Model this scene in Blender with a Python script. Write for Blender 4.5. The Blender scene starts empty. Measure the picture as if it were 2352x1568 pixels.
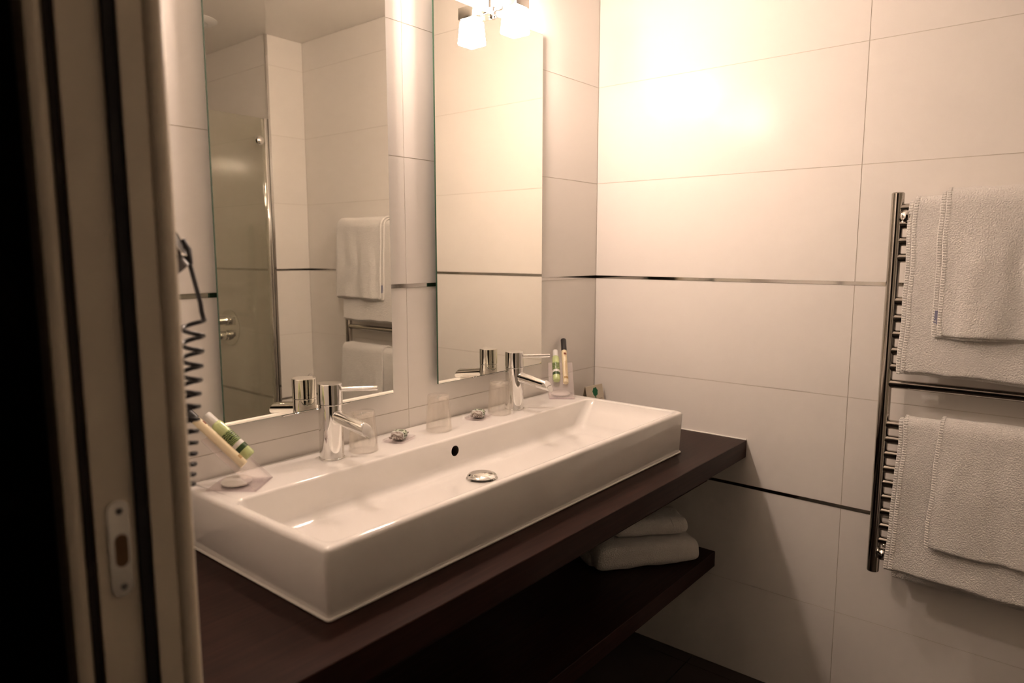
import bpy, bmesh, math, random
from mathutils import Vector, Matrix, noise

scene = bpy.context.scene
C = scene.collection
random.seed(7)
PI = math.pi

# ------------------------------------------------------------------ camera
F_PX, YAW, PITCH = 1602.6, 0.6908, -0.1267
CAM = Vector((-1.9599, -1.2607, 1.2058))
cam_d = bpy.data.cameras.new('camera')
cam = bpy.data.objects.new('camera', cam_d)
C.objects.link(cam)
fwd = Vector((math.cos(PITCH) * math.cos(YAW), math.cos(PITCH) * math.sin(YAW), math.sin(PITCH)))
rgt = fwd.cross(Vector((0, 0, 1))).normalized()
upv = rgt.cross(fwd)
M = Matrix((rgt, upv, -fwd)).transposed().to_4x4()
M.translation = CAM
cam.matrix_world = M
cam_d.sensor_width = 36.0
cam_d.lens = F_PX / 2352 * 36.0
cam_d.clip_start = 0.02
cam_d.dof.use_dof = True
cam_d.dof.focus_distance = 1.75
cam_d.dof.aperture_fstop = 3.2
scene.camera = cam

# ------------------------------------------------------------------ world, exposure
world = bpy.data.worlds.new('dark_hall')
scene.world = world
world.use_nodes = True
world.node_tree.nodes['Background'].inputs[0].default_value = (0.9, 0.75, 0.6, 1)
world.node_tree.nodes['Background'].inputs[1].default_value = 0.002
vs = scene.view_settings
vs.view_transform = 'Standard'
vs.look = 'None'
vs.gamma = 1.0
vs.use_curve_mapping = False
vs.exposure = 0.0
LAMP_POWER = 218.0
LAMP_COL = (1.0, 0.765, 0.635)
scene.cycles.use_denoising = True
scene.cycles.use_light_tree = False
world.cycles.sampling_method = 'NONE'
scene.cycles.max_bounces = 8
scene.cycles.diffuse_bounces = 4
scene.cycles.glossy_bounces = 5
scene.cycles.transparent_max_bounces = 16
scene.cycles.transmission_bounces = 8
scene.cycles.blur_glossy = 1.0
scene.cycles.sample_clamp_indirect = 0.0
scene.cycles.use_adaptive_sampling = True
scene.cycles.adaptive_threshold = 0.05
scene.cycles.adaptive_min_samples = 16

# ------------------------------------------------------------------ materials
def new_mat(name):
    m = bpy.data.materials.new(name)
    m.use_nodes = True
    return m, m.node_tree, m.node_tree.nodes['Principled BSDF']

def pbr(name, col, rough=0.5, metal=0.0, spec=0.5, coat=0.0, noise_scale=None, noise_amt=0.0, bump=0.0, bump_scale=200.0, bump_dist=0.001, trans=0.0, sheen=0.0):
    m, nt, b = new_mat(name)
    b.inputs['Base Color'].default_value = (*col, 1)
    b.inputs['Roughness'].default_value = rough
    b.inputs['Metallic'].default_value = metal
    b.inputs['Specular IOR Level'].default_value = spec
    b.inputs['Coat Weight'].default_value = coat
    b.inputs['Coat Roughness'].default_value = 0.03
    b.inputs['Transmission Weight'].default_value = trans
    b.inputs['Sheen Weight'].default_value = sheen
    tc = nt.nodes.new('ShaderNodeTexCoord')
    if noise_scale:
        n = nt.nodes.new('ShaderNodeTexNoise')
        n.inputs['Scale'].default_value = noise_scale
        n.inputs['Detail'].default_value = 4
        nt.links.new(tc.outputs['Object'], n.inputs['Vector'])
        mx = nt.nodes.new('ShaderNodeMix')
        mx.data_type = 'RGBA'
        mx.inputs[6].default_value = (*[c * (1 - noise_amt) for c in col], 1)
        mx.inputs[7].default_value = (*[min(1, c * (1 + noise_amt)) for c in col], 1)
        nt.links.new(n.outputs['Fac'], mx.inputs[0])
        nt.links.new(mx.outputs[2], b.inputs['Base Color'])
    if bump:
        n2 = nt.nodes.new('ShaderNodeTexNoise')
        n2.inputs['Scale'].default_value = bump_scale
        n2.inputs['Detail'].default_value = 3
        nt.links.new(tc.outputs['Object'], n2.inputs['Vector'])
        bp = nt.nodes.new('ShaderNodeBump')
        bp.inputs['Strength'].default_value = bump
        bp.inputs['Distance'].default_value = bump_dist
        nt.links.new(n2.outputs['Fac'], bp.inputs['Height'])
        nt.links.new(bp.outputs['Normal'], b.inputs['Normal'])
    return m

MAT = {}
MAT['tile'] = pbr('cream_wall_tile', (0.87, 0.835, 0.785), 0.20, spec=0.14)
def vary_by_piece(m, lo, hi):
    # each tile gets a slightly different firing shade
    nt = m.node_tree
    b = nt.nodes['Principled BSDF']
    oi = nt.nodes.new('ShaderNodeObjectInfo')
    mx = nt.nodes.new('ShaderNodeMix')
    mx.data_type = 'RGBA'
    c = b.inputs['Base Color'].default_value
    mx.inputs[6].default_value = (c[0] * lo, c[1] * lo, c[2] * lo, 1)
    mx.inputs[7].default_value = (c[0] * hi, c[1] * hi, c[2] * hi, 1)
    nt.links.new(oi.outputs['Random'], mx.inputs[0])
    nt.links.new(mx.outputs[2], b.inputs['Base Color'])
vary_by_piece(MAT['tile'], 0.988, 1.012)
MAT['grout'] = pbr('wall_grout', (0.70, 0.65, 0.57), 0.8)
MAT['ceiling'] = pbr('ceiling_paint', (0.82, 0.785, 0.73), 0.33)
MAT['chrome'] = pbr('chrome', (0.80, 0.79, 0.77), 0.045, metal=1.0)
MAT['chrome_dark'] = pbr('dark_chrome', (0.50, 0.47, 0.43), 0.10, metal=1.0)
MAT['steel'] = pbr('brushed_steel', (0.62, 0.60, 0.56), 0.22, metal=1.0)
MAT['strip'] = pbr('polished_strip', (0.62, 0.60, 0.57), 0.06, metal=1.0)
MAT['mirror'] = pbr('mirror_silver', (0.93, 0.92, 0.85), 0.0, metal=1.0)
MAT['glass_edge'] = pbr('mirror_glass_edge', (0.05, 0.11, 0.07), 0.08, spec=0.8)
MAT['backing'] = pbr('mirror_backing', (0.10, 0.09, 0.08), 0.7)
MAT['ceramic'] = pbr('white_ceramic', (0.88, 0.855, 0.815), 0.06, spec=0.55, coat=0.4)
MAT['sealant'] = pbr('silicone_sealant', (0.82, 0.80, 0.74), 0.35)
MAT['hole'] = pbr('dark_hole', (0.035, 0.022, 0.014), 0.6)
MAT['towel'] = pbr('terry_towel', (0.80, 0.775, 0.735), 0.95, spec=0.1, sheen=0.25, noise_scale=60, noise_amt=0.04, bump=0.9, bump_scale=320, bump_dist=0.003)
MAT['paint'] = pbr('door_frame_paint', (0.72, 0.635, 0.50), 0.42, noise_scale=6, noise_amt=0.02)
MAT['rubber'] = pbr('black_rubber', (0.006, 0.005, 0.005), 0.7)
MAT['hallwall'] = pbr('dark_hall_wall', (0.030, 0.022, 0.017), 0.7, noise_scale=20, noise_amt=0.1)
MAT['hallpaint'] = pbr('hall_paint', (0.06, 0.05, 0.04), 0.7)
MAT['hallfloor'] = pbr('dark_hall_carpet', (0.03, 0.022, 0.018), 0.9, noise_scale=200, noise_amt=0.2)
MAT['floor_tile'] = pbr('dark_floor_tile', (0.050, 0.036, 0.030), 0.42, noise_scale=9, noise_amt=0.15)
MAT['floor_grout'] = pbr('floor_grout', (0.16, 0.13, 0.11), 0.9)
MAT['black'] = pbr('black_plastic', (0.012, 0.010, 0.010), 0.35)
MAT['greyp'] = pbr('grey_plastic', (0.10, 0.09, 0.085), 0.4)
MAT['white'] = pbr('white_plastic', (0.80, 0.79, 0.75), 0.4)
MAT['cream'] = pbr('cream_tube', (0.82, 0.70, 0.47), 0.28)
MAT['paper'] = pbr('card_paper', (0.70, 0.62, 0.49), 0.8)
MAT['greenink'] = pbr('green_ink', (0.01, 0.16, 0.06), 0.7)
MAT['redink'] = pbr('brown_ink', (0.25, 0.08, 0.04), 0.7)
MAT['goldink'] = pbr('gold_ink', (0.42, 0.27, 0.10), 0.5)
MAT['darkgreen'] = pbr('dark_green_print', (0.035, 0.075, 0.022), 0.35)
MAT['latch'] = pbr('raw_wood_mortise', (0.16, 0.085, 0.035), 0.8)
MAT['tagblue'] = pbr('blue_tag', (0.24, 0.24, 0.34), 0.7, noise_scale=300, noise_amt=0.3)
MAT['sachet'] = pbr('white_sachet', (0.82, 0.79, 0.72), 0.5)

def wood_mat():
    m, nt, b = new_mat('wenge_wood')
    tc = nt.nodes.new('ShaderNodeTexCoord')
    mp = nt.nodes.new('ShaderNodeMapping')
    mp.inputs['Scale'].default_value = (2.0, 45.0, 45.0)
    nt.links.new(tc.outputs['Object'], mp.inputs['Vector'])
    n = nt.nodes.new('ShaderNodeTexNoise')
    n.inputs['Scale'].default_value = 3.0
    n.inputs['Detail'].default_value = 8
    n.inputs['Distortion'].default_value = 0.6
    nt.links.new(mp.outputs['Vector'], n.inputs['Vector'])
    r = nt.nodes.new('ShaderNodeValToRGB')
    r.color_ramp.elements[0].position = 0.3
    r.color_ramp.elements[0].color = (0.018, 0.0068, 0.0050, 1)
    r.color_ramp.elements[1].position = 0.75
    r.color_ramp.elements[1].color = (0.040, 0.0165, 0.0120, 1)
    nt.links.new(n.outputs['Fac'], r.inputs['Fac'])
    nt.links.new(r.outputs['Color'], b.inputs['Base Color'])
    b.inputs['Roughness'].default_value = 0.40
    b.inputs['Specular IOR Level'].default_value = 0.15
    bp = nt.nodes.new('ShaderNodeBump')
    bp.inputs['Strength'].default_value = 0.08
    bp.inputs['Distance'].default_value = 0.0006
    nt.links.new(n.outputs['Fac'], bp.inputs['Height'])
    nt.links.new(bp.outputs['Normal'], b.inputs['Normal'])
    return m
MAT['wood'] = wood_mat()

def clear_mat(name, tint, refl=0.10, haze=0.0, haze_col=(0.8, 0.75, 0.68), rough=0.03, edge=0.55):
    """thin clear sheet: transparency with fresnel-weighted gloss and a little haze"""
    m = bpy.data.materials.new(name)
    m.use_nodes = True
    nt = m.node_tree
    nt.nodes.clear()
    out = nt.nodes.new('ShaderNodeOutputMaterial')
    tr = nt.nodes.new('ShaderNodeBsdfTransparent')
    tr.inputs[0].default_value = (*tint, 1)
    gl = nt.nodes.new('ShaderNodeBsdfAnisotropic')
    gl.inputs['Color'].default_value = (0.95, 0.93, 0.9, 1)
    gl.inputs['Roughness'].default_value = rough
    df = nt.nodes.new('ShaderNodeBsdfDiffuse')
    df.inputs[0].default_value = (*haze_col, 1)
    lw = nt.nodes.new('ShaderNodeLayerWeight')
    lw.inputs['Blend'].default_value = 0.35
    ma = nt.nodes.new('ShaderNodeMath')
    ma.operation = 'MULTIPLY_ADD'
    ma.inputs[1].default_value = edge
    ma.inputs[2].default_value = refl
    nt.links.new(lw.outputs['Facing'], ma.inputs[0])
    pw = nt.nodes.new('ShaderNodeMath')
    pw.operation = 'POWER'
    pw.inputs[1].default_value = 2.0
    nt.links.new(ma.outputs[0], pw.inputs[0])
    m1 = nt.nodes.new('ShaderNodeMixShader')
    m1.inputs[0].default_value = haze
    nt.links.new(tr.outputs[0], m1.inputs[1])
    nt.links.new(df.outputs[0], m1.inputs[2])
    m2 = nt.nodes.new('ShaderNodeMixShader')
    nt.links.new(pw.outputs[0], m2.inputs[0])
    nt.links.new(m1.outputs[0], m2.inputs[1])
    nt.links.new(gl.outputs[0], m2.inputs[2])
    nt.links.new(m2.outputs[0], out.inputs['Surface'])
    return m
MAT['acrylic'] = clear_mat('clear_acrylic', (0.97, 0.95, 0.96), 0.16, haze=0.10, haze_col=(0.80, 0.74, 0.75))
MAT['cup'] = clear_mat('clear_plastic_cup', (0.99, 0.985, 0.975), 0.17, haze=0.035, edge=0.62, rough=0.05)
MAT['film'] = clear_mat('clear_film', (0.995, 0.99, 0.985), 0.10, haze=0.04, haze_col=(0.95, 0.92, 0.88), edge=0.5, rough=0.10)
MAT['shower_glass'] = clear_mat('shower_glass', (0.90, 0.905, 0.86), 0.20, haze=0.05, haze_col=(0.50, 0.47, 0.40), edge=0.35, rough=0.015)

def liquid_mat():
    m, nt, b = new_mat('green_liquid_bottle')
    b.inputs['Base Color'].default_value = (0.58, 0.68, 0.33, 1)
    b.inputs['Roughness'].default_value = 0.1
    b.inputs['Subsurface Weight'].default_value = 0.25
    b.inputs['Subsurface Radius'].default_value = (0.01, 0.01, 0.004)
    b.inputs['Coat Weight'].default_value = 0.5
    return m
MAT['liquid'] = liquid_mat()

def leaf_print(name, c1, c2, scale, thr):
    m, nt, b = new_mat(name)
    tc = nt.nodes.new('ShaderNodeTexCoord')
    w = nt.nodes.new('ShaderNodeTexWave')
    w.wave_type = 'RINGS'
    w.inputs['Scale'].default_value = scale
    w.inputs['Distortion'].default_value = 9.0
    w.inputs['Detail'].default_value = 2.0
    w.inputs['Detail Scale'].default_value = 1.5
    nt.links.new(tc.outputs['Object'], w.inputs['Vector'])
    r = nt.nodes.new('ShaderNodeValToRGB')
    r.color_ramp.elements[0].position = thr - 0.06
    r.color_ramp.elements[0].color = (*c1, 1)
    r.color_ramp.elements[1].position = thr + 0.06
    r.color_ramp.elements[1].color = (*c2, 1)
    nt.links.new(w.outputs['Fac'], r.inputs['Fac'])
    nt.links.new(r.outputs['Color'], b.inputs['Base Color'])
    b.inputs['Roughness'].default_value = 0.3
    return m
MAT['leafprint'] = leaf_print('leaf_pattern_print', (0.025, 0.045, 0.015), (0.30, 0.40, 0.15), 90, 0.5)
MAT['soapprint'] = leaf_print('soap_wrapper_print', (0.07, 0.09, 0.04), (0.62, 0.68, 0.54), 75, 0.36)
MAT['soapgrey'] = leaf_print('soap_wrapper_back', (0.30, 0.24, 0.20), (0.52, 0.47, 0.43), 45, 0.5)

def text_print(name, base, ink, sx, sy):
    """rows of tiny illegible print"""
    m, nt, b = new_mat(name)
    tc = nt.nodes.new('ShaderNodeTexCoord')
    mp = nt.nodes.new('ShaderNodeMapping')
    mp.inputs['Scale'].default_value = (sx, sx, sy)
    nt.links.new(tc.outputs['Object'], mp.inputs['Vector'])
    n = nt.nodes.new('ShaderNodeTexNoise')
    n.inputs['Scale'].default_value = 1.0
    n.inputs['Detail'].default_value = 1.0
    nt.links.new(mp.outputs['Vector'], n.inputs['Vector'])
    r = nt.nodes.new('ShaderNodeValToRGB')
    r.color_ramp.interpolation = 'CONSTANT'
    r.color_ramp.elements[0].color = (*ink, 1)
    r.color_ramp.elements[1].position = 0.52
    r.color_ramp.elements[1].color = (*base, 1)
    nt.links.new(n.outputs['Fac'], r.inputs['Fac'])
    nt.links.new(r.outputs['Color'], b.inputs['Base Color'])
    b.inputs['Roughness'].default_value = 0.4
    return m
MAT['goldtext'] = text_print('gold_text_print', (0.82, 0.70, 0.47), (0.42, 0.27, 0.10), 500, 900)

def emit_mat():
    m = bpy.data.materials.new('lit_opal_glass')
    m.use_nodes = True
    nt = m.node_tree
    nt.nodes.clear()
    out = nt.nodes.new('ShaderNodeOutputMaterial')
    e = nt.nodes.new('ShaderNodeEmission')
    e.inputs[0].default_value = (*LAMP_COL, 1)
    e.inputs[1].default_value = LAMP_POWER
    nt.links.new(e.outputs[0], out.inputs['Surface'])
    return m
MAT['lamp'] = emit_mat()

# ------------------------------------------------------------------ mesh helpers
def me_from_bm(bm, name='mesh', smooth=None):
    bmesh.ops.recalc_face_normals(bm, faces=bm.faces[:])
    me = bpy.data.meshes.new(name)
    bm.to_mesh(me)
    bm.free()
    if smooth is not None:
        me.shade_smooth()
        if smooth < 180:
            me.set_sharp_from_angle(angle=math.radians(smooth))
    return me

def obj(name, me, mat=None, parent=None, loc=None, rot=None):
    o = bpy.data.objects.new(name, me)
    C.objects.link(o)
    if mat is not None and me is not None and len(me.materials) == 0:
        me.materials.append(MAT[mat])
    if parent:
        o.parent = parent
    if loc is not None:
        o.location = loc
    if rot is not None:
        o.rotation_euler = rot
    return o

def tag(o, label, cat, group=None):
    o['label'] = label
    o['category'] = cat
    if group:
        o['group'] = group
    return o

def empty(name, loc=(0, 0, 0), rz=0.0):
    o = bpy.data.objects.new(name, None)
    C.objects.link(o)
    o.location = loc
    o.rotation_euler = (0, 0, rz)
    o.empty_display_size = 0.05
    return o

def struct(o, label=None):
    o['kind'] = 'structure'
    if label:
        o['label'] = label
    return o

def box_me(x0, x1, y0, y1, z0, z1, bevel=0.0, seg=2, smooth=None):
    bm = bmesh.new()
    bmesh.ops.create_cube(bm, size=1.0)
    for v in bm.verts:
        v.co = Vector((x0 + (v.co.x + .5) * (x1 - x0), y0 + (v.co.y + .5) * (y1 - y0), z0 + (v.co.z + .5) * (z1 - z0)))
    if bevel:
        bmesh.ops.bevel(bm, geom=bm.edges[:], offset=bevel, segments=seg, profile=0.5, affect='EDGES')
        smooth = 40 if smooth is None else smooth
    return me_from_bm(bm, 'box', smooth)

def lathe_me(profile, seg=40, smooth=40, close=False):
    """profile: list of (r, z), revolved about z"""
    bm = bmesh.new()
    rings = []
    for r, z in profile:
        if r < 1e-6:
            rings.append([bm.verts.new((0, 0, z))])
        else:
            rings.append([bm.verts.new((r * math.cos(2 * PI * i / seg), r * math.sin(2 * PI * i / seg), z)) for i in range(seg)])
    pairs = list(zip(rings, rings[1:]))
    if close:
        pairs.append((rings[-1], rings[0]))
    for a, b in pairs:
        for i in range(seg):
            j = (i + 1) % seg
            if len(a) == 1 and len(b) == 1:
                continue
            if len(a) == 1:
                bm.faces.new((a[0], b[i], b[j]))
            elif len(b) == 1:
                bm.faces.new((a[i], a[j], b[0]))
            else:
                bm.faces.new((a[i], a[j], b[j], b[i]))
    return me_from_bm(bm, 'lathe', smooth)

def tube_me(pts, r, seg=12, smooth=60, caps=True):
    """tube along a polyline; r is a number or a list"""
    pts = [Vector(p) for p in pts]
    n = len(pts)
    rs = r if isinstance(r, (list, tuple)) else [r] * n
    bm = bmesh.new()
    t0 = (pts[1] - pts[0]).normalized()
    ref = Vector((0, 0, 1)) if abs(t0.z) < 0.9 else Vector((1, 0, 0))
    nrm = (ref - t0 * ref.dot(t0)).normalized()
    rings = []
    for i in range(n):
        t = (pts[min(i + 1, n - 1)] - pts[max(i - 1, 0)]).normalized()
        nrm = (nrm - t * nrm.dot(t)).normalized()
        b = t.cross(nrm)
        rings.append([bm.verts.new(pts[i] + (nrm * math.cos(2 * PI * k / seg) + b * math.sin(2 * PI * k / seg)) * rs[i]) for k in range(seg)])
    for a, b in zip(rings, rings[1:]):
        for k in range(seg):
            bm.faces.new((a[k], a[(k + 1) % seg], b[(k + 1) % seg], b[k]))
    if caps:
        bm.faces.new(rings[0])
        bm.faces.new(rings[-1])
    return me_from_bm(bm, 'tube', smooth)

def prism_me(poly, z0, z1, smooth=None):
    bm = bmesh.new()
    a = [bm.verts.new((x, y, z0)) for x, y in poly]
    b = [bm.verts.new((x, y, z1)) for x, y in poly]
    bm.faces.new(a)
    bm.faces.new(b)
    n = len(poly)
    for i in range(n):
        bm.faces.new((a[i], a[(i + 1) % n], b[(i + 1) % n], b[i]))
    return me_from_bm(bm, 'prism', smooth)

# ------------------------------------------------------------------ key dimensions (metres)
ZF, ZCEIL = -0.0584, 2.155
XW = -1.63             # inner face of the left wall
YE, XS = -1.648, -0.185   # end wall plane and outer corner
YSB = -2.55            # shower back wall
ZSTRIP, H = 1.1269, 0.30
ZJ = [ZF] + [ZSTRIP + k * H for k in range(-3, 4)] + [ZCEIL]
STRIPS = (ZSTRIP, ZSTRIP - 2 * H)
TT = 0.006             # tile thickness (tile faces lie on the nominal planes)

tile_cache = {}
def tile_wall(wall, axis, plane, facing, edges):
    """tiles as children of the wall. axis 'x': wall runs along x, plane = y of the visible face"""
    g = 0.0009
    for u0, u1 in zip(edges, edges[1:]):
        for z0, z1 in zip(ZJ, ZJ[1:]):
            a = z0 + (0.005 if any(abs(z0 - s) < 1e-4 for s in STRIPS) else g)
            b = z1 - (0.005 if any(abs(z1 - s) < 1e-4 for s in STRIPS) else g)
            w, h = u1 - u0 - 2 * g, b - a
            key = (axis, round(w, 5), round(h, 5))
            if key not in tile_cache:
                if axis == 'x':
                    tile_cache[key] = box_me(-w / 2, w / 2, -TT / 2, TT / 2, -h / 2, h / 2)
                else:
                    tile_cache[key] = box_me(-TT / 2, TT / 2, -w / 2, w / 2, -h / 2, h / 2)
            uc, zc, pc = (u0 + u1) / 2, (a + b) / 2, plane - facing * TT / 2
            loc = (uc, pc, zc) if axis == 'x' else (pc, uc, zc)
            obj('tile', tile_cache[key], 'tile', wall, loc)
    for zs_ in STRIPS:
        u0, u1 = edges[0], edges[-1]
        h = 0.0043
        if axis == 'x':
            me = box_me(u0, u1, plane - 0.005, plane + 0.0012, zs_ - h, zs_ + h) if facing > 0 else box_me(u0, u1, plane - 0.0012, plane + 0.005, zs_ - h, zs_ + h)
        else:
            me = box_me(plane - 0.005, plane + 0.0012, u0, u1, zs_ - h, zs_ + h) if facing > 0 else box_me(plane - 0.0012, plane + 0.005, u0, u1, zs_ - h, zs_ + h)
        s = obj('metal_strip', me, 'strip', wall)
        s['label'] = 'thin polished metal strip set between tile rows'

# ------------------------------------------------------------------ structure
wall_back = struct(obj('wall_back', box_me(XW - 0.095, 0.10, 0.0012, 0.10, ZF, ZCEIL), 'grout'), 'cream tiled wall carrying the two mirrors')
tile_wall(wall_back, 'x', 0.0, -1, [XW, -0.8315, 0.0])
wall_right = struct(obj('wall_right', box_me(0.0012, 0.10, YE - 0.1, 0.0, ZF, ZCEIL), 'grout'), 'cream tiled wall with the towel radiator')
tile_wall(wall_right, 'y', 0.0, -1, [YE, -0.7912, 0.0])
wall_end = struct(obj('wall_end', box_me(XS + 0.0012, 0.0, YE - 0.1, YE - 0.0012, ZF, ZCEIL), 'grout'), 'narrow cream tiled wall beside the shower')
tile_wall(wall_end, 'x', YE, 1, [XS, 0.0])
wall_shower = struct(obj('wall_shower_side', box_me(XS + 0.0012, XS + 0.1, YSB, YE - 0.1, ZF, ZCEIL), 'grout'), 'cream tiled side wall inside the shower')
tile_wall(wall_shower, 'y', XS, -1, [YSB, YE - 0.85, YE])
wall_sb = struct(obj('wall_shower_back', box_me(XW, XS + 0.1, YSB - 0.1, YSB, ZF, ZCEIL), 'tile'), 'tiled back wall of the shower')
ceiling = struct(obj('ceiling', box_me(-3.3, 0.10, YSB - 0.1, 0.10, ZCEIL, ZCEIL + 0.1), 'ceiling'), 'smooth off-white ceiling')

# floor: slab, with separate dark tiles
floor = struct(obj('floor', box_me(XW - 0.095, 0.10, YSB - 0.1, 0.10, ZF - 0.1, ZF - 0.0035), 'floor_grout'), 'dark brown tiled floor')
xe = [0.0, -0.052]
while xe[-1] > XW - 0.09:
    xe.append(max(xe[-1] - 0.45, XW - 0.095))
ye = [0.0, -0.3865]
while ye[-1] > YSB:
    ye.append(max(ye[-1] - 0.45, YSB))
for a, b in zip(xe, xe[1:]):
    for c, d_ in zip(ye, ye[1:]):
        w, l = a - b - 0.0024, c - d_ - 0.0024
        if w < 0.01 or l < 0.01:
            continue
        key = ('f', round(w, 4), round(l, 4))
        if key not in tile_cache:
            tile_cache[key] = box_me(-w / 2, w / 2, -l / 2, l / 2, -0.004, 0)
        obj('floor_tile', tile_cache[key], 'floor_tile', floor, ((a + b) / 2, (c + d_) / 2, ZF))
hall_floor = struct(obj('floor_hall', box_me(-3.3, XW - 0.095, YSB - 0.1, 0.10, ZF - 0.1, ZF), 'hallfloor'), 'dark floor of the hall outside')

# left wall with doorway
YJ, YJ2, ZD = -0.556, -1.40, 2.02       # door opening
XH = XW - 0.095                         # hall side face
wl = struct(obj('wall_left', box_me(XH, XW, YJ + 0.034, 0.0, ZF, ZCEIL), 'tile'), 'tiled wall piece between doorway and mirror wall')
obj('wall_piece', box_me(XH, XW, YSB, YJ2 - 0.034, ZF, ZCEIL), 'tile', wl)
obj('wall_lintel', box_me(XH, XW, YJ2 - 0.034, YJ + 0.034, ZD + 0.034, ZCEIL), 'tile', wl)
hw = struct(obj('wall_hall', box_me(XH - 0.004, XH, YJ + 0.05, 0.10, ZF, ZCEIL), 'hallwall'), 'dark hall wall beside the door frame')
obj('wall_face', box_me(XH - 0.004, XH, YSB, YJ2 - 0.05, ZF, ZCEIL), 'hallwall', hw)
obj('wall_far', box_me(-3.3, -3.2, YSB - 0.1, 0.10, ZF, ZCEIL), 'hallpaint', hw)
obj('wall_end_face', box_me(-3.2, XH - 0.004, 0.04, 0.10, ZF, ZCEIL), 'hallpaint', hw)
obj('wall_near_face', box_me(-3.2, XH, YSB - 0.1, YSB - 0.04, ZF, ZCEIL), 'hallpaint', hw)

# door frame: painted jambs with rebate, black seal, bead, architrave, strike plate
door = struct(empty('door_1', (0, 0, ZF)), 'cream painted door frame of the open bathroom doorway')
HZ = ZD - ZF
def jamb_set(s, y):
    """s=+1: jamb nearest the mirror wall (faces -y)"""
    P = lambda x, dy: (x, y + s * dy)
    # stop part nearer the room, then rebate with strike plate
    obj('door_stop', prism_me([P(-1.674, 0), P(-1.652, 0), P(-1.652, 0.034), P(-1.674, 0.034)], 0, HZ), 'paint', door)
    arc = [P(-1.652 + 0.011 + 0.011 * math.cos(a), 0.006 - 0.009 * math.sin(a)) for a in [PI - i * PI / 10 for i in range(11)]]
    obj('bead', prism_me(arc + [P(-1.630, 0.034), P(-1.652, 0.034)], 0, HZ, 50), 'paint', door)
    obj('seal', prism_me([P(-1.685, 0.003), P(-1.6745, 0.003), P(-1.6745, 0.034), P(-1.685, 0.034)], 0, HZ), 'rubber', door)
    obj('jamb', prism_me([P(-1.722, 0.008), P(-1.6855, 0.008), P(-1.6855, 0.034), P(-1.722, 0.034)], 0, HZ), 'paint', door)
    obj('jamb_gap', prism_me([P(-1.729, 0.013), P(-1.7222, 0.013), P(-1.7222, 0.034), P(-1.729, 0.034)], 0, HZ), 'hallwall', door)
    arc2 = [P(-1.738 + 0.009 * math.cos(a), 0.018 - 0.006 * math.sin(a)) for a in [i * PI / 2 / 6 for i in range(7)]]
    obj('architrave', prism_me([P(-1.729, 0.034)] + arc2 + [P(-1.744, 0.014), P(-1.746, 0.022), P(-1.744, 0.044), P(-1.740, 0.050), P(-1.729, 0.050)], 0, HZ + 0.05, 40), 'paint', door)
jamb_set(1, YJ)
jamb_set(-1, YJ2)
obj('head_jamb', box_me(-1.722, -1.632, YJ2, YJ, HZ, HZ + 0.034), 'paint', door)
obj('head_architrave', box_me(-1.746, -1.729, YJ2 - 0.07, YJ + 0.07, HZ + 0.02, HZ + 0.09, 0.004), 'paint', door)
# strike plate (rounded-end flat plate with two screws and a latch hole)
def stadium(w, l, n=10):
    r = w / 2
    pts = []
    for i in range(n + 1):
        a = i * PI / n
        pts.append((r * math.cos(a), l / 2 - r + r * math.sin(a)))
    for i in range(n + 1):
        a = PI + i * PI / n
        pts.append((r * math.cos(a), -l / 2 + r + r * math.sin(a)))
    return pts
SR = (PI / 2, 0, 0)
sp = obj('strike_plate', prism_me(stadium(0.020, 0.098), -0.0001, 0.002, 40), 'steel', door, (-1.7015, YJ + 0.008, 0.918 - ZF), SR)
obj('latch_hole', prism_me(stadium(0.0120, 0.033), 0.0019, 0.0024), 'latch', sp, (0.001, -0.002, 0))
for dz in (0.038, -0.039):
    obj('screw', lathe_me([(0, 0.0033), (0.0022, 0.0031), (0.0034, 0.002), (0.0034, 0.0)], 14), 'greyp', sp, (0.001, dz, 0))

# chrome edge trim on the outer corner by the shower
tr = obj('trim_1', box_me(XS - 0.0045, XS + 0.006, YE - 0.004, YE + 0.0045, ZF, ZCEIL - 0.002), 'chrome')
struct(tr, 'chrome edge trim on the tiled corner beside the shower')

# ------------------------------------------------------------------ vanity: counter, apron, shelf
ZB, ZT = 0.6649, 0.7802
YC, ZCB = -0.527, 0.6131
ct = empty('counter', (0, 0, ZCB))
tag(ct, 'dark wenge wood counter slab spanning wall to wall under the basin', 'counter')
obj('slab', box_me(XW + 0.001, -0.001, YC, -0.001, 0, ZB - ZCB, 0.0012, 1), 'wood', ct)
ap = obj('apron', box_me(XW + 0.001, -0.001, -0.412, -0.392, 0.517 - ZCB, -0.0002, 0.001, 1), 'wood', ct)
sl = obj('counter_sealant', tube_me([(0, -0.004, ZB - ZCB + 0.0005), (0, YC + 0.001, ZB - ZCB + 0.0005)], 0.0022, 8), 'sealant', ct, (-0.0022, 0, 0))
sh = obj('lower_shelf', box_me(XW + 0.001, -0.001, -0.4454, -0.001, 0.3033 - 0.048, 0.3033, 0.0012, 1), 'wood')
tag(sh, 'dark wood shelf below the counter holding folded towels', 'shelf')

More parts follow.
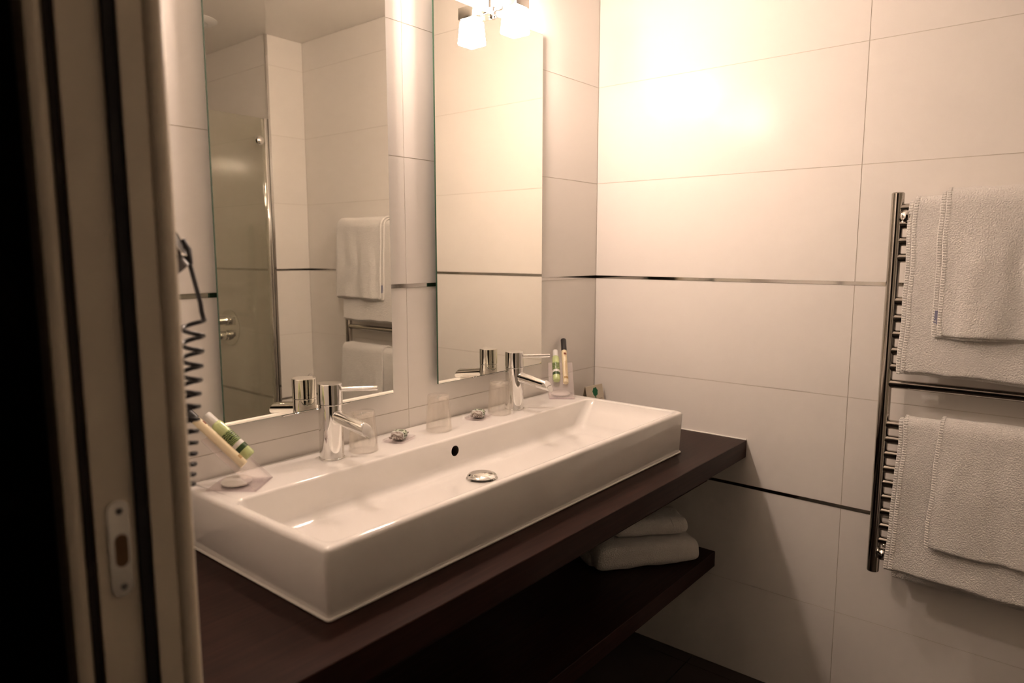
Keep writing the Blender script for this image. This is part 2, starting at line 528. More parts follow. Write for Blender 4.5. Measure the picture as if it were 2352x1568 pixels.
# ------------------------------------------------------------------ basin
BX0, BX1, BYF, BYB = -1.391, -0.2377, -0.441, -0.0015
def rr(x0, x1, y0, y1, r, z, n=7):
    pts = []
    for cx, cy, a0 in ((x1 - r, y1 - r, 0), (x0 + r, y1 - r, PI / 2), (x0 + r, y0 + r, PI), (x1 - r, y0 + r, 1.5 * PI)):
        for i in range(n + 1):
            a = a0 + i * PI / 2 / n
            pts.append((cx + r * math.cos(a), cy + r * math.sin(a), z))
    return pts
def basin_mesh():
    cx = (BX0 + BX1) / 2
    bm = bmesh.new()
    L = []
    o = lambda i, r, z: L.append(rr(BX0 + i, BX1 - i, BYF + i, BYB - min(i, .002), r, z))
    o(0.007, 0.006, ZB + 0.0005)
    o(0.0055, 0.0075, ZB + 0.003)
    o(0.0006, 0.0115, ZT - 0.022)
    for k in range(6):
        a = k / 5 * PI / 2
        o(0.009 * (1 - math.cos(a)) if k else 0.0, 0.012, ZT - 0.009 + 0.009 * math.sin(a))
    ix0, ix1, iy0, iy1 = BX0 + 0.016, BX1 - 0.019, BYF + 0.013, -0.146
    def inn(ii, iz, il=0.0, ir=0.0, r=0.022):
        L.append(rr(ix0 + ii + il, ix1 - ii - ir, iy0 + ii, iy1 - ii, r, iz))
    for k in range(5):
        a = k / 4 * PI / 2
        inn(0.006 * math.sin(a) - 0.002, ZT - 0.006 * (1 - math.cos(a)))
    zfl = 0.6985
    inn(0.0055, ZT - 0.030, 0.006, 0.024, 0.024)
    inn(0.006, zfl + 0.024, 0.014, 0.050, 0.028)
    for k in range(1, 7):
        a = k / 6 * PI / 2
        inn(0.006 + 0.026 * (1 - math.cos(a)), zfl + 0.024 * (1 - math.sin(a)), 0.016, 0.052 + 0.010 * k / 6, 0.030)
    rings = [[bm.verts.new(p) for p in l] for l in L]
    for a, b in zip(rings, rings[1:]):
        n = len(a)
        for i in range(n):
            bm.faces.new((a[i], a[(i + 1) % n], b[(i + 1) % n], b[i]))
    bm.faces.new(rings[0])
    bm.faces.new(rings[-1])
    return me_from_bm(bm, 'basin_body', 35), zfl
bme, ZFL = basin_mesh()
basin = empty('basin', ((BX0 + BX1) / 2, (BYF + BYB) / 2, ZB))
tag(basin, 'long white ceramic trough basin standing on the dark counter', 'basin')
bloc = Vector(basin.location)
bme.transform(Matrix.Translation(-bloc))
OVX, OVZ = -0.826, 0.7475
# cut the overflow opening through the inner back wall
tmp = bpy.data.objects.new('tmp_basin', bme)
C.objects.link(tmp)
cyl = lathe_me([(0, -0.03), (0.0125, -0.03), (0.0125, 0.05), (0, 0.05)], 32)
cyl.transform(Matrix.Translation(Vector((OVX, -0.145, OVZ)) - bloc) @ Matrix.Rotation(-PI / 2, 4, 'X'))
cut = bpy.data.objects.new('tmp_cut', cyl)
C.objects.link(cut)
md = tmp.modifiers.new('b', 'BOOLEAN')
md.operation = 'DIFFERENCE'
md.object = cut
md.solver = 'EXACT'
bpy.context.view_layer.update()
dg = bpy.context.evaluated_depsgraph_get()
bme2 = bpy.data.meshes.new_from_object(tmp.evaluated_get(dg))
bpy.data.objects.remove(tmp)
bpy.data.objects.remove(cut)
bme2.shade_smooth()
bme2.set_sharp_from_angle(angle=math.radians(35))
bme2.materials.clear()
obj('bowl', bme2, 'ceramic', basin)
ovl = obj('overflow_lining', lathe_me([(0.0123, 0.0), (0.0123, 0.046), (0, 0.046)], 32), 'hole', basin, Vector((OVX, -0.1505, OVZ)) - bloc, (-PI / 2, 0, 0))
ovl['label'] = 'round overflow opening'
def loop_pts(x0, x1, y0, y1, r, z, n=5):
    p = rr(x0, x1, y0, y1, r, z, n)
    return p + [p[0]]
sb = obj('sealant_bead', tube_me([Vector(q) - bloc for q in loop_pts(BX0 + 0.004, BX1 - 0.004, BYF + 0.004, BYB - 0.003, 0.006, ZB + 0.0028)], 0.0026, 8, caps=False), 'sealant', basin)
DRX, DRY = -0.826, -0.235
dr = obj('drain_flange', lathe_me([(0.024, 0.0), (0.036, 0.0005), (0.036, 0.0022), (0.026, 0.003), (0.022, -0.003)], 40), 'chrome', basin, Vector((DRX, DRY, ZFL)) - bloc)
obj('drain_stem', lathe_me([(0.014, 0), (0.014, 0.010), (0, 0.010)], 24), 'chrome', basin, Vector((DRX, DRY, ZFL)) - bloc)
obj('drain_cap', lathe_me([(0, 0.0165), (0.012, 0.0160), (0.024, 0.0140), (0.031, 0.0112), (0.0335, 0.0088), (0.0330, 0.0072), (0.026, 0.0066), (0, 0.0066)], 48, 50), 'chrome', basin, Vector((DRX, DRY, ZFL)) - bloc)

# ------------------------------------------------------------------ faucets
def make_faucet(x, y, label):
    t = empty('faucet', (x, y, ZT + 0.0003))
    tag(t, label, 'faucet', 'chrome mixer taps on the basin')
    obj('base_ring', lathe_me([(0.0262, 0), (0.0262, 0.002), (0.0252, 0.0026), (0, 0.0026)], 48), 'chrome', t)
    obj('body', lathe_me([(0.0250, 0.0026), (0.0247, 0.114), (0.0235, 0.1152), (0, 0.1152)], 56, 30), 'chrome', t)
    obj('handle_cap', lathe_me([(0.0235, 0.1155), (0.0250, 0.1162), (0.0250, 0.1570), (0.0243, 0.1582), (0, 0.1584)], 56, 30), 'chrome', t)
    a = math.radians(-47)
    d = Vector((math.cos(a), math.sin(a), 0.02))
    p0, p1 = Vector((0, 0, 0.1445)) + d * 0.020, Vector((0, 0, 0.1445)) + d * 0.098
    dd = (p1 - p0).normalized()
    obj('lever', tube_me([p0, p1 - dd * 0.0008, p1], [0.0052, 0.0052, 0.0044], 20, 40), 'chrome', t)
    s0, s1 = Vector((0, -0.012, 0.0915)), Vector((0, -0.118, 0.0765))
    # spout with an oblique outlet face
    bm = bmesh.new()
    n = 32
    ax = (s1 - s0).normalized()
    side = Vector((1, 0, 0))
    upd = side.cross(ax)
    if upd.z < 0:
        upd = -upd
    ra, rb = [], []
    for k in range(n):
        ang = 2 * PI * k / n
        off = (side * math.cos(ang) + upd * math.sin(ang)) * 0.0130
        ra.append(bm.verts.new(s0 + off))
        rb.append(bm.verts.new(s1 + off + ax * (-0.011 * math.sin(ang))))
    for k in range(n):
        bm.faces.new((ra[k], ra[(k + 1) % n], rb[(k + 1) % n], rb[k]))
    bm.faces.new(rb)
    bm.faces.new(ra)
    bmesh.ops.bevel(bm, geom=[e for e in bm.edges if all(v in rb for v in e.verts)], offset=0.0010, segments=2, profile=0.5, affect='EDGES')
    obj('spout', me_from_bm(bm, 'spout', 40), 'chrome', t)
    obj('collar', lathe_me([(0.0137, 0), (0.0137, 0.004), (0.0128, 0.005)], 32), 'chrome', t, s0 + ax * 0.0105, ax.to_track_quat('Z', 'Y').to_euler())
    return t
make_faucet(-1.106, -0.066, 'chrome single-lever tap in front of the left mirror')
make_faucet(-0.506, -0.067, 'chrome single-lever tap in front of the right mirror')

# ------------------------------------------------------------------ mirrors
MZ0, MZ1, MD = 0.878, 1.8128, 0.020
def make_mirror(x0, x1, label, clip=True):
    cx = (x0 + x1) / 2
    t = empty('wall_mirror', (cx, 0, MZ0))
    tag(t, label, 'mirror', 'frameless wall mirrors over the basin')
    w, h = (x1 - x0) / 2, MZ1 - MZ0
    bm = bmesh.new()
    bmesh.ops.create_cube(bm, size=1.0)
    for v in bm.verts:
        v.co = Vector((v.co.x * 2 * w, -MD + 0.0025 + v.co.y * 0.005, (v.co.z + .5) * h))
    bmesh.ops.bevel(bm, geom=bm.edges[:], offset=0.0010, segments=1, profile=0.5, affect='EDGES')
    bmesh.ops.recalc_face_normals(bm, faces=bm.faces[:])
    for f in bm.faces:
        f.material_index = 0 if f.normal.y < -0.99 else 1
    me = bpy.data.meshes.new('mirror')
    bm.to_mesh(me)
    bm.free()
    me.materials.append(MAT['mirror'])
    me.materials.append(MAT['glass_edge'])
    obj('mirror_glass', me, None, t)
    obj('mounting_frame', box_me(-w + 0.03, w - 0.03, -MD + 0.0052, -0.0003, 0.03, h - 0.03), 'backing', t)
    if clip:
        obj('mounting_rail', box_me(-0.085, 0.085, -MD - 0.0018, -MD + 0.006, -0.0022, 0.0, 0.0004, 1), 'strip', t, (0, 0, -0.0002))
    return t
make_mirror(-1.3124, -0.8952, 'tall frameless mirror reflecting the shower, nearest the door frame')
make_mirror(-0.7493, -0.3212, 'tall frameless mirror nearest the corner, lamp visible at its top')

# ------------------------------------------------------------------ mirror lamps
def make_lamp(cx, label):
    t = empty('mirror_lamp', (cx, -MD, MZ1))
    tag(t, label, 'lamp', 'cube lamps clipped over the mirrors')
    sy = -0.094 + MD
    # shade: opal glass cube, slightly wider at the bottom
    bm = bmesh.new()
    bmesh.ops.create_cube(bm, size=1.0)
    for v in bm.verts:
        k = 0.024 if v.co.z > 0 else 0.0285
        v.co = Vector((math.copysign(k, v.co.x), math.copysign(k, v.co.y), -0.063 if v.co.z < 0 else -0.0015))
    bmesh.ops.bevel(bm, geom=bm.edges[:], offset=0.004, segments=1, profile=0.5, affect='EDGES')
    s = obj('shade', me_from_bm(bm, 'shade', 50), 'lamp', t, (0, sy, 0))
    s['label'] = 'glowing white opal glass cube'
    obj('cap', box_me(-0.0255, 0.0255, -0.0255, 0.0255, 0.0, 0.030, 0.0012), 'steel', t, (0, sy, 0))
    obj('arm', box_me(-0.0045, 0.0045, sy + 0.0255, 0.004, 0.006, 0.014, 0.001), 'chrome', t)
    obj('clamp', box_me(-0.0065, 0.0065, -0.006, 0.010, -0.012, 0.018, 0.001), 'chrome', t)
    obj('clamp_screw', lathe_me([(0.004, 0), (0.004, 0.005), (0.003, 0.006), (0, 0.006)], 16), 'chrome', t, (0, -0.006, -0.006), (PI / 2, 0, 0))
    obj('stem', box_me(-0.0045, 0.0045, 0.010, MD - 0.0002, 0.002, 0.095, 0.0008), 'steel', t)
    return t
make_lamp(-1.1038, 'lit cube lamp above the mirror nearest the door frame')
make_lamp(-0.5365, 'lit cube lamp with metal cap above the mirror nearest the corner')

# ------------------------------------------------------------------ towel radiator on the right wall
RX, RY0, RY1 = -0.066, -0.891, -1.275
rad = empty('towel_radiator', (RX, (RY0 + RY1) / 2, 0.40))
tag(rad, 'chrome ladder towel radiator hung with white towels on the tiled wall', 'towel radiator')
hw_ = (RY0 - RY1) / 2
post_me = lathe_me([(0, 0), (0.0115, 0), (0.0142, 0.0025), (0.0142, 0.9455), (0.0115, 0.948), (0, 0.948)], 28, 40)
for s in (1, -1):
    obj('post', post_me, 'chrome_dark', rad, (0, s * hw_, 0))
BARS = [1.310, 1.272, 1.232, 1.193, 1.089, 1.048, 1.008, 0.968, 0.928, 0.887, 0.785, 0.747, 0.709, 0.672, 0.635, 0.598, 0.561, 0.523, 0.485]
bar_me = tube_me([(0, -hw_ + 0.008, 0), (0, hw_ - 0.008, 0)], 0.0112, 20, 60)
for z in BARS:
    obj('bar', bar_me, 'chrome_dark', rad, (0, 0, z - 0.40))
knob_me = lathe_me([(0, 0.022), (0.006, 0.0215), (0.012, 0.018), (0.0155, 0.010), (0.0155, 0.002), (0.013, -0.004), (0.010, -0.010), (0.010, -0.064), (0.019, -0.064), (0.019, -0.0655), (0, -0.0655)], 28, 50)
for z in (1.291, 0.452):
    for s in (1, -1):
        obj('wall_bracket', knob_me, 'chrome', rad, (0, s * (hw_ - 0.023), z - 0.40), (0, -PI / 2, 0))

# ------------------------------------------------------------------ draped towels
def fbm(x, y, z=0.0):
    return noise.noise(Vector((x, y, z))) + 0.5 * noise.noise(Vector((2.1 * x, 2.1 * y, z + 3.7))) + 0.25 * noise.noise(Vector((4.3 * x, 4.3 * y, z + 9.1)))

def drape_path(zb, r, zfront, zback, n_over=10, step=0.010):
    """list of (outward offset x (negative = to the room), z, is_front, distance) round a bar"""
    P = []
    nb = max(3, int((zb - zback) / step))
    for i in range(nb):
        P.append((r, zback + (zb - zback) * i / nb))
    for i in range(n_over + 1):
        a = i * PI / n_over
        P.append((r * math.cos(a), zb + r * math.sin(a)))
    nf = max(3, int((zb - zfront) / step))
    for i in range(1, nf + 1):
        P.append((-r, zb - (zb - zfront) * i / nf))
    return P

def draped(parent, name, zb, r, y0, y1, zfront, zback, seed, amp=0.004, flare=0.010, slant=0.0, thick=0.006, botwave=0.006, ny=44, folds=0.6, skew=0.0):
    """one sheet of towelling over a bar; y0 is the end nearest the mirror wall"""
    P = drape_path(zb, r, zfront, zback)
    bm = bmesh.new()
    rows = []
    for (dx, z) in P:
        row = []
        for j in range(ny + 1):
            v = j / ny
            y = y0 + (y1 - y0) * v
            front = dx < -r * 0.98
            d = max(0.0, zb - z)
            k = min(1.0, d / 0.12)
            x = dx
            n = fbm(y * 9 + seed, z * 4 + seed * .7, seed)
            f = math.sin(y * 55 * folds + 2.5 * fbm(y * 5, z * 2.5, seed) + seed)
            if front:
                w2 = noise.noise(Vector((y * 26 + 1.7 * noise.noise(Vector((y * 6, z * 5, seed))), z * 7 - y * 9, seed + 20)))
                x -= k * (amp * (0.6 + 0.7 * n) + amp * 0.7 * (0.5 + 0.5 * f) + amp * 0.45 * w2) + flare * (d / 0.35) ** 2
            elif dx > r * 0.98:
                x += k * amp * 0.3 * (n)
                x = min(x, r + 0.02)
            else:
                x -= 0.0008 * n
            zz = z + 0.0025 * noise.noise(Vector((y * 14, seed, dx * 30)))
            if d > 0.02 and front:
                tfac = (zb - z) / (zb - zfront)
                zz += tfac * (botwave * fbm(y * 7 + seed * 2, 0.3, 1.0) - slant * v)
            yy = y + 0.007 * noise.noise(Vector((z * 9, seed * 3.1, v * 2))) * (1 - v) + skew * (k * d / 0.4 if front else 0) * (1 - v)
            row.append(bm.verts.new((x, yy, zz)))
        rows.append(row)
    for a, b in zip(rows, rows[1:]):
        for j in range(ny):
            bm.faces.new((a[j], a[j + 1], b[j + 1], b[j]))
    nf = [i for i, (dx, z) in enumerate(P) if dx < r * 0.7]
    edge = [rows[i][0].co.copy() for i in nf]
    nxt = [rows[i][1].co.copy() for i in nf]
    bot = [v.co.copy() for v in rows[-1]]
    bmesh.ops.recalc_face_normals(bm, faces=bm.faces[:])
    me = bpy.data.meshes.new(name)
    bm.to_mesh(me)
    bm.free()
    me.shade_smooth()
    o = obj(name, me, 'towel', parent)
    sol = o.modifiers.new('thick', 'SOLIDIFY')
    sol.thickness = thick
    sol.offset = 0.0
    sub = o.modifiers.new('sub', 'SUBSURF')
    sub.levels = 1
    sub.render_levels = 1
    return o, edge, nxt, bot

def hem_from(parent, edge, nxt, off, width=0.0085, out=0.0030, pitch=0.0060, inset=0.002):
    """ribbed selvedge: a row of small stitched ridges along the towel edge"""
    # resample the edge by arc length
    pts, dirs = [], []
    acc = 0.0
    tgt = 0.0
    for i in range(len(edge) - 1):
        a, b = edge[i], edge[i + 1]
        l = (b - a).length
        while tgt <= acc + l:
            t = (tgt - acc) / max(l, 1e-9)
            pts.append(a.lerp(b, t))
            side = (nxt[i] - edge[i]).normalized()
            tang = (b - a).normalized()
            nrm = tang.cross(side).normalized()
            if nrm.x > 0 and abs(nrm.x) > 0.3:
                nrm = -nrm
            elif abs(nrm.x) <= 0.3 and nrm.z < 0:
                nrm = -nrm
            dirs.append((side, tang, nrm))
            tgt += pitch
        acc += l
    bm = bmesh.new()
    for p, (s, t, n) in zip(pts, dirs):
        w, hgt, l = width / 2, 0.0010, pitch * 0.36
        c = p + s * (inset + w * 0.8) + n * out
        vs_ = []
        for sx, tx, nx in ((-1, -1, -1), (1, -1, -1), (1, 1, -1), (-1, 1, -1), (-.8, -.5, 1), (.8, -.5, 1), (.8, .5, 1), (-.8, .5, 1)):
            vs_.append(bm.verts.new(c + s * (w * sx) + t * (l * tx) + n * (hgt * nx)))
        for f in ((0, 1, 2, 3), (4, 5, 6, 7), (0, 1, 5, 4), (1, 2, 6, 5), (2, 3, 7, 6), (3, 0, 4, 7)):
            bm.faces.new([vs_[i] for i in f])
    h = obj('hem', me_from_bm(bm, 'hem'), 'towel', parent)
    h['label'] = 'ribbed stitched selvedge'
    h['kind'] = 'stuff'
    return h

def make_towel(label, zb, y0, y1, zfront, zback, r, seed, layers=1, **kw):
    t = empty('hanging_towel', (RX, (y0 + y1) / 2, zfront))
    tag(t, label, 'towel', 'white towels hung over the radiator')
    L = Vector(t.location)
    for q in range(layers):
        rq = r + q * 0.0075
        kk = dict(kw)
        if q < layers - 1:
            o, e, nx, b = draped(t, 'under_layer', zb, rq, y0 + 0.010 + 0.002, y1, zfront + 0.006 + (-0.012 if q == 0 else 0), zback, seed, thick=0.0055, **kk)
        else:
            o, e, nx, b = draped(t, 'cloth', zb, rq, y0, y1, zfront, zback + 0.02, seed, thick=0.0055, **kk)
        for v in o.data.vertices:
            v.co += Vector((0, -L.y, -L.z))
        hem_from(t, [c - Vector((0, L.y, L.z)) for c in e], [c - Vector((0, L.y, L.z)) for c in nx], 0, out=0.0031, inset=0.002)
    return t

R_IN = 0.0155
t1 = make_towel('large white bath towel on the upper bars, hanging behind a smaller one', 1.312, -0.930, -1.262, 0.928, 1.00, R_IN, 1.3, layers=2, amp=0.003, slant=0.006)
t2 = make_towel('small white hand towel with blue tag laid over the upper bath towel', 1.312, -0.994, -1.290, 1.018, 1.05, R_IN + 0.0155, 4.1, layers=2, amp=0.006, slant=0.0, folds=0.9, skew=-0.01)
t3 = make_towel('large white bath towel on the lower bars, hanging behind a smaller one', 0.787, -0.942, -1.265, 0.432, 0.39, R_IN, 7.7, layers=2, amp=0.004, slant=0.012, flare=0.018, skew=0.012)
t4 = make_towel('small white hand towel laid over the lower bath towel', 0.787, -1.014, -1.285, 0.512, 0.52, R_IN + 0.0155, 11.2, layers=1, amp=0.007, slant=0.010, flare=0.022, folds=0.5, skew=0.012)
tg = obj('tag', box_me(-0.0008, 0.0008, -0.006, 0.006, -0.016, 0.016, 0.0003, 1), 'tagblue', t2, (-0.0415, 0.146, 0.040), (math.radians(4), 0, 0))
tg['label'] = 'small blue woven brand tag on the towel edge'

# ------------------------------------------------------------------ folded towels on the shelf
def loaf(lx, ly, lz, seed, r=0.022, amp=0.004):
    """soft folded towel block; front face at y=0 (towards -y), base at z=0"""
    bm = bmesh.new()
    bmesh.ops.create_cube(bm, size=1.0)
    bmesh.ops.subdivide_edges(bm, edges=bm.edges[:], cuts=15, use_grid_fill=True)
    for v in bm.verts:
        p = Vector((v.co.x * lx, v.co.y * ly, v.co.z * lz))
        h = Vector((lx / 2, ly / 2, lz / 2))
        rr_ = min(r, lz * 0.48)
        core = Vector([max(-(h[i] - rr_), min(h[i] - rr_, p[i])) for i in range(3)])
        d = p - core
        if d.length > 1e-9:
            p = core + d.normalized() * rr_ if d.length > rr_ else p
        # gentle slump away from the front, and cloth noise
        n = fbm(p.x * 14 + seed, p.y * 14, p.z * 18 + seed)
        nn = (p - core).normalized() if (p - core).length > 1e-6 else Vector((0, 0, 1))
        p += nn * amp * n
        k = (p.z / lz + 0.5)
        p.x *= 1 - 0.06 * k
        p.z += lz / 2
        p.y += ly / 2
        p.z = max(p.z, 0.0)
        v.co = p
    me = me_from_bm(bm, 'loaf', 180)
    return me

def shelf_towel(A, B, z, depth, h, seed, label, flap):
    A, B = Vector((*A, z)), Vector((*B, z))
    ang = math.atan2(B.y - A.y, B.x - A.x)
    ln = (B - A).length
    t = empty('folded_towel', (A + B) / 2, ang)
    tag(t, label, 'towel', 'folded white towels stacked on the lower shelf')
    o = obj('fold', loaf(ln, depth, h, seed, r=0.026), 'towel', t)
    m = o.modifiers.new('s', 'SUBSURF')
    m.levels = 0
    m.render_levels = 1
    if flap:
        o2 = obj('under_fold', loaf(ln * 0.5, depth * 0.8, h * 0.52, seed + 5, r=0.018), 'towel', t, (-ln * 0.29, depth * 0.30, 0.0))
    # seam band across the cloth
    xs = ln * 0.255
    pts = [(xs, -0.0008, h * 0.25), (xs, -0.0012, h * 0.5), (xs, -0.0003, h * 0.72), (xs - 0.004, 0.012, h * 0.965)]
    obj('seam', tube_me(pts, 0.0011, 6), 'towel', t)
    return t
SZ = 0.3033
shelf_towel((-0.368, -0.253), (-0.100, -0.452), SZ + 0.0005, 0.135, 0.074, 2.0, 'larger folded white towel lying on the lower shelf', True)
shelf_towel((-0.288, -0.262), (-0.112, -0.418), SZ + 0.0762, 0.115, 0.056, 6.0, 'smaller folded white towel on top of the larger folded one', False)

# ------------------------------------------------------------------ drinking cups (upside down)
cup_prof = [(0.0312, 0.0), (0.0308, 0.004), (0.0300, 0.010), (0.0246, 0.078), (0.0235, 0.0835), (0.0205, 0.0848), (0.0195, 0.0815), (0, 0.0812)]
cup_in = [(0, 0.0785), (0.0195, 0.0788), (0.0236, 0.0745), (0.0288, 0.010), (0.0298, 0.0)]
cup_me = lathe_me(cup_prof + cup_in, 48, 60)
def make_cup(x, y, label, rz):
    t = empty('drinking_glass', (x, y, ZT + 0.0004), rz)
    tag(t, label, 'glass', 'upturned clear tumblers on the basin')
    obj('tumbler', cup_me, 'cup', t)
    # loose film wrap with a crumpled surface
    bm = bmesh.new()
    n, m_ = 40, 10
    rings = []
    for i in range(m_ + 1):
        f = i / m_
        ring = []
        for k in range(n):
            a = 2 * PI * k / n
            r = (0.0318 + (0.0262 - 0.0318) * f) + 0.0016 * noise.noise(Vector((math.cos(a) * 3, math.sin(a) * 3, f * 5 + rz * 7)))
            ring.append(bm.verts.new((r * math.cos(a), r * math.sin(a), 0.001 + 0.086 * f + 0.002 * noise.noise(Vector((math.cos(a) * 2, math.sin(a) * 2, f * 3))) * f)))
        rings.append(ring)
    for a_, b_ in zip(rings, rings[1:]):
        for k in range(n):
            bm.faces.new((a_[k], a_[(k + 1) % n], b_[(k + 1) % n], b_[k]))
    c = bm.verts.new((0, 0, 0.0875))
    for k in range(n):
        bm.faces.new((rings[-1][k], rings[-1][(k + 1) % n], c))
    w = obj('film_wrap', me_from_bm(bm, 'wrap', 180), 'film', t)
    return t
make_cup(-1.031, -0.075, 'upturned clear tumbler right behind the left tap spout', 0.2)
make_cup(-0.804, -0.076, 'upturned clear tumbler standing alone between the two soaps', 1.4)
make_cup(-0.577, -0.074, 'upturned clear tumbler beside the right tap', 2.3)

# ------------------------------------------------------------------ soaps on clear dishes
def make_soap(x, y, rz, which):
    d = empty('soap_dish', (x, y, ZT + 0.0003), rz)
    tag(d, 'clear square dish under the wrapped soap nearest the ' + which, 'soap dish', 'clear soap dishes on the basin')
    bm = bmesh.new()
    rings = []
    for hx, hy, r, z in ((0.030, 0.024, 0.006, 0), (0.033, 0.027, 0.007, 0.0035), (0.0335, 0.0275, 0.007, 0.005), (0.0315, 0.0255, 0.006, 0.0055), (0.0285, 0.0225, 0.005, 0.0022)):
        rings.append([bm.verts.new((p[0], p[1], z)) for p in rr(-hx, hx, -hy, hy, r, z, 4)])
    for a, b in zip(rings, rings[1:]):
        n = len(a)
        for i in range(n):
            bm.faces.new((a[i], a[(i + 1) % n], b[(i + 1) % n], b[i]))
    bm.faces.new(rings[0])
    bm.faces.new(rings[-1])
    obj('tray', me_from_bm(bm, 'tray', 40), 'acrylic', d)
    s = empty('wrapped_soap', (x, y, ZT + 0.0026), rz + 0.12)
    tag(s, 'small soap in green printed wrapper on the dish nearest the ' + which, 'soap', 'wrapped soaps on the basin')
    def pillow(sx, sy, sz, x0, x1, seed, name, mat):
        bm = bmesh.new()
        bmesh.ops.create_uvsphere(bm, u_segments=28, v_segments=16, radius=1.0)
        for v in bm.verts:
            c = v.co.copy()
            e = 0.55
            p = Vector([math.copysign(abs(q) ** e, q) for q in c])
            p = Vector((p.x * sx, p.y * sy, p.z * sz))
            p += 0.0012 * Vector((noise.noise(p * 120 + Vector((seed, 0, 0))), noise.noise(p * 130), noise.noise(p * 110)))
            v.co = Vector((max(x0, min(x1, p.x)), p.y, p.z + sz + 0.0006))
        return obj(name, me_from_bm(bm, name, 60), mat, s)
    pillow(0.0225, 0.0150, 0.0095, -0.03, -0.010, 1, 'wrapper_back', 'soapgrey')
    pillow(0.0225, 0.0150, 0.0095, -0.010, 0.03, 1, 'wrapper_front', 'soapprint')
    pillow(0.0228, 0.0154, 0.0099, -0.0125, -0.0090, 1, 'wrapper_band', 'white')
    for sx in (-1, 1):
        bm = bmesh.new()
        ny = 8
        a = [bm.verts.new((sx * 0.0215, (j / ny - .5) * 0.018, 0.0095 + 0.0012 * (-1) ** j)) for j in range(ny + 1)]
        b = [bm.verts.new((sx * 0.0292, (j / ny - .5) * 0.026, 0.0085 + 0.0022 * (-1) ** j)) for j in range(ny + 1)]
        for j in range(ny):
            bm.faces.new((a[j], a[j + 1], b[j + 1], b[j]))
        w = obj('wrapper_end', me_from_bm(bm, 'end'), 'soapgrey', s)
        md = w.modifiers.new('t', 'SOLIDIFY')
        md.thickness = 0.0006
make_soap(-0.925, -0.070, 0.35, 'left tap')
make_soap(-0.652, -0.066, 0.35, 'right tap')

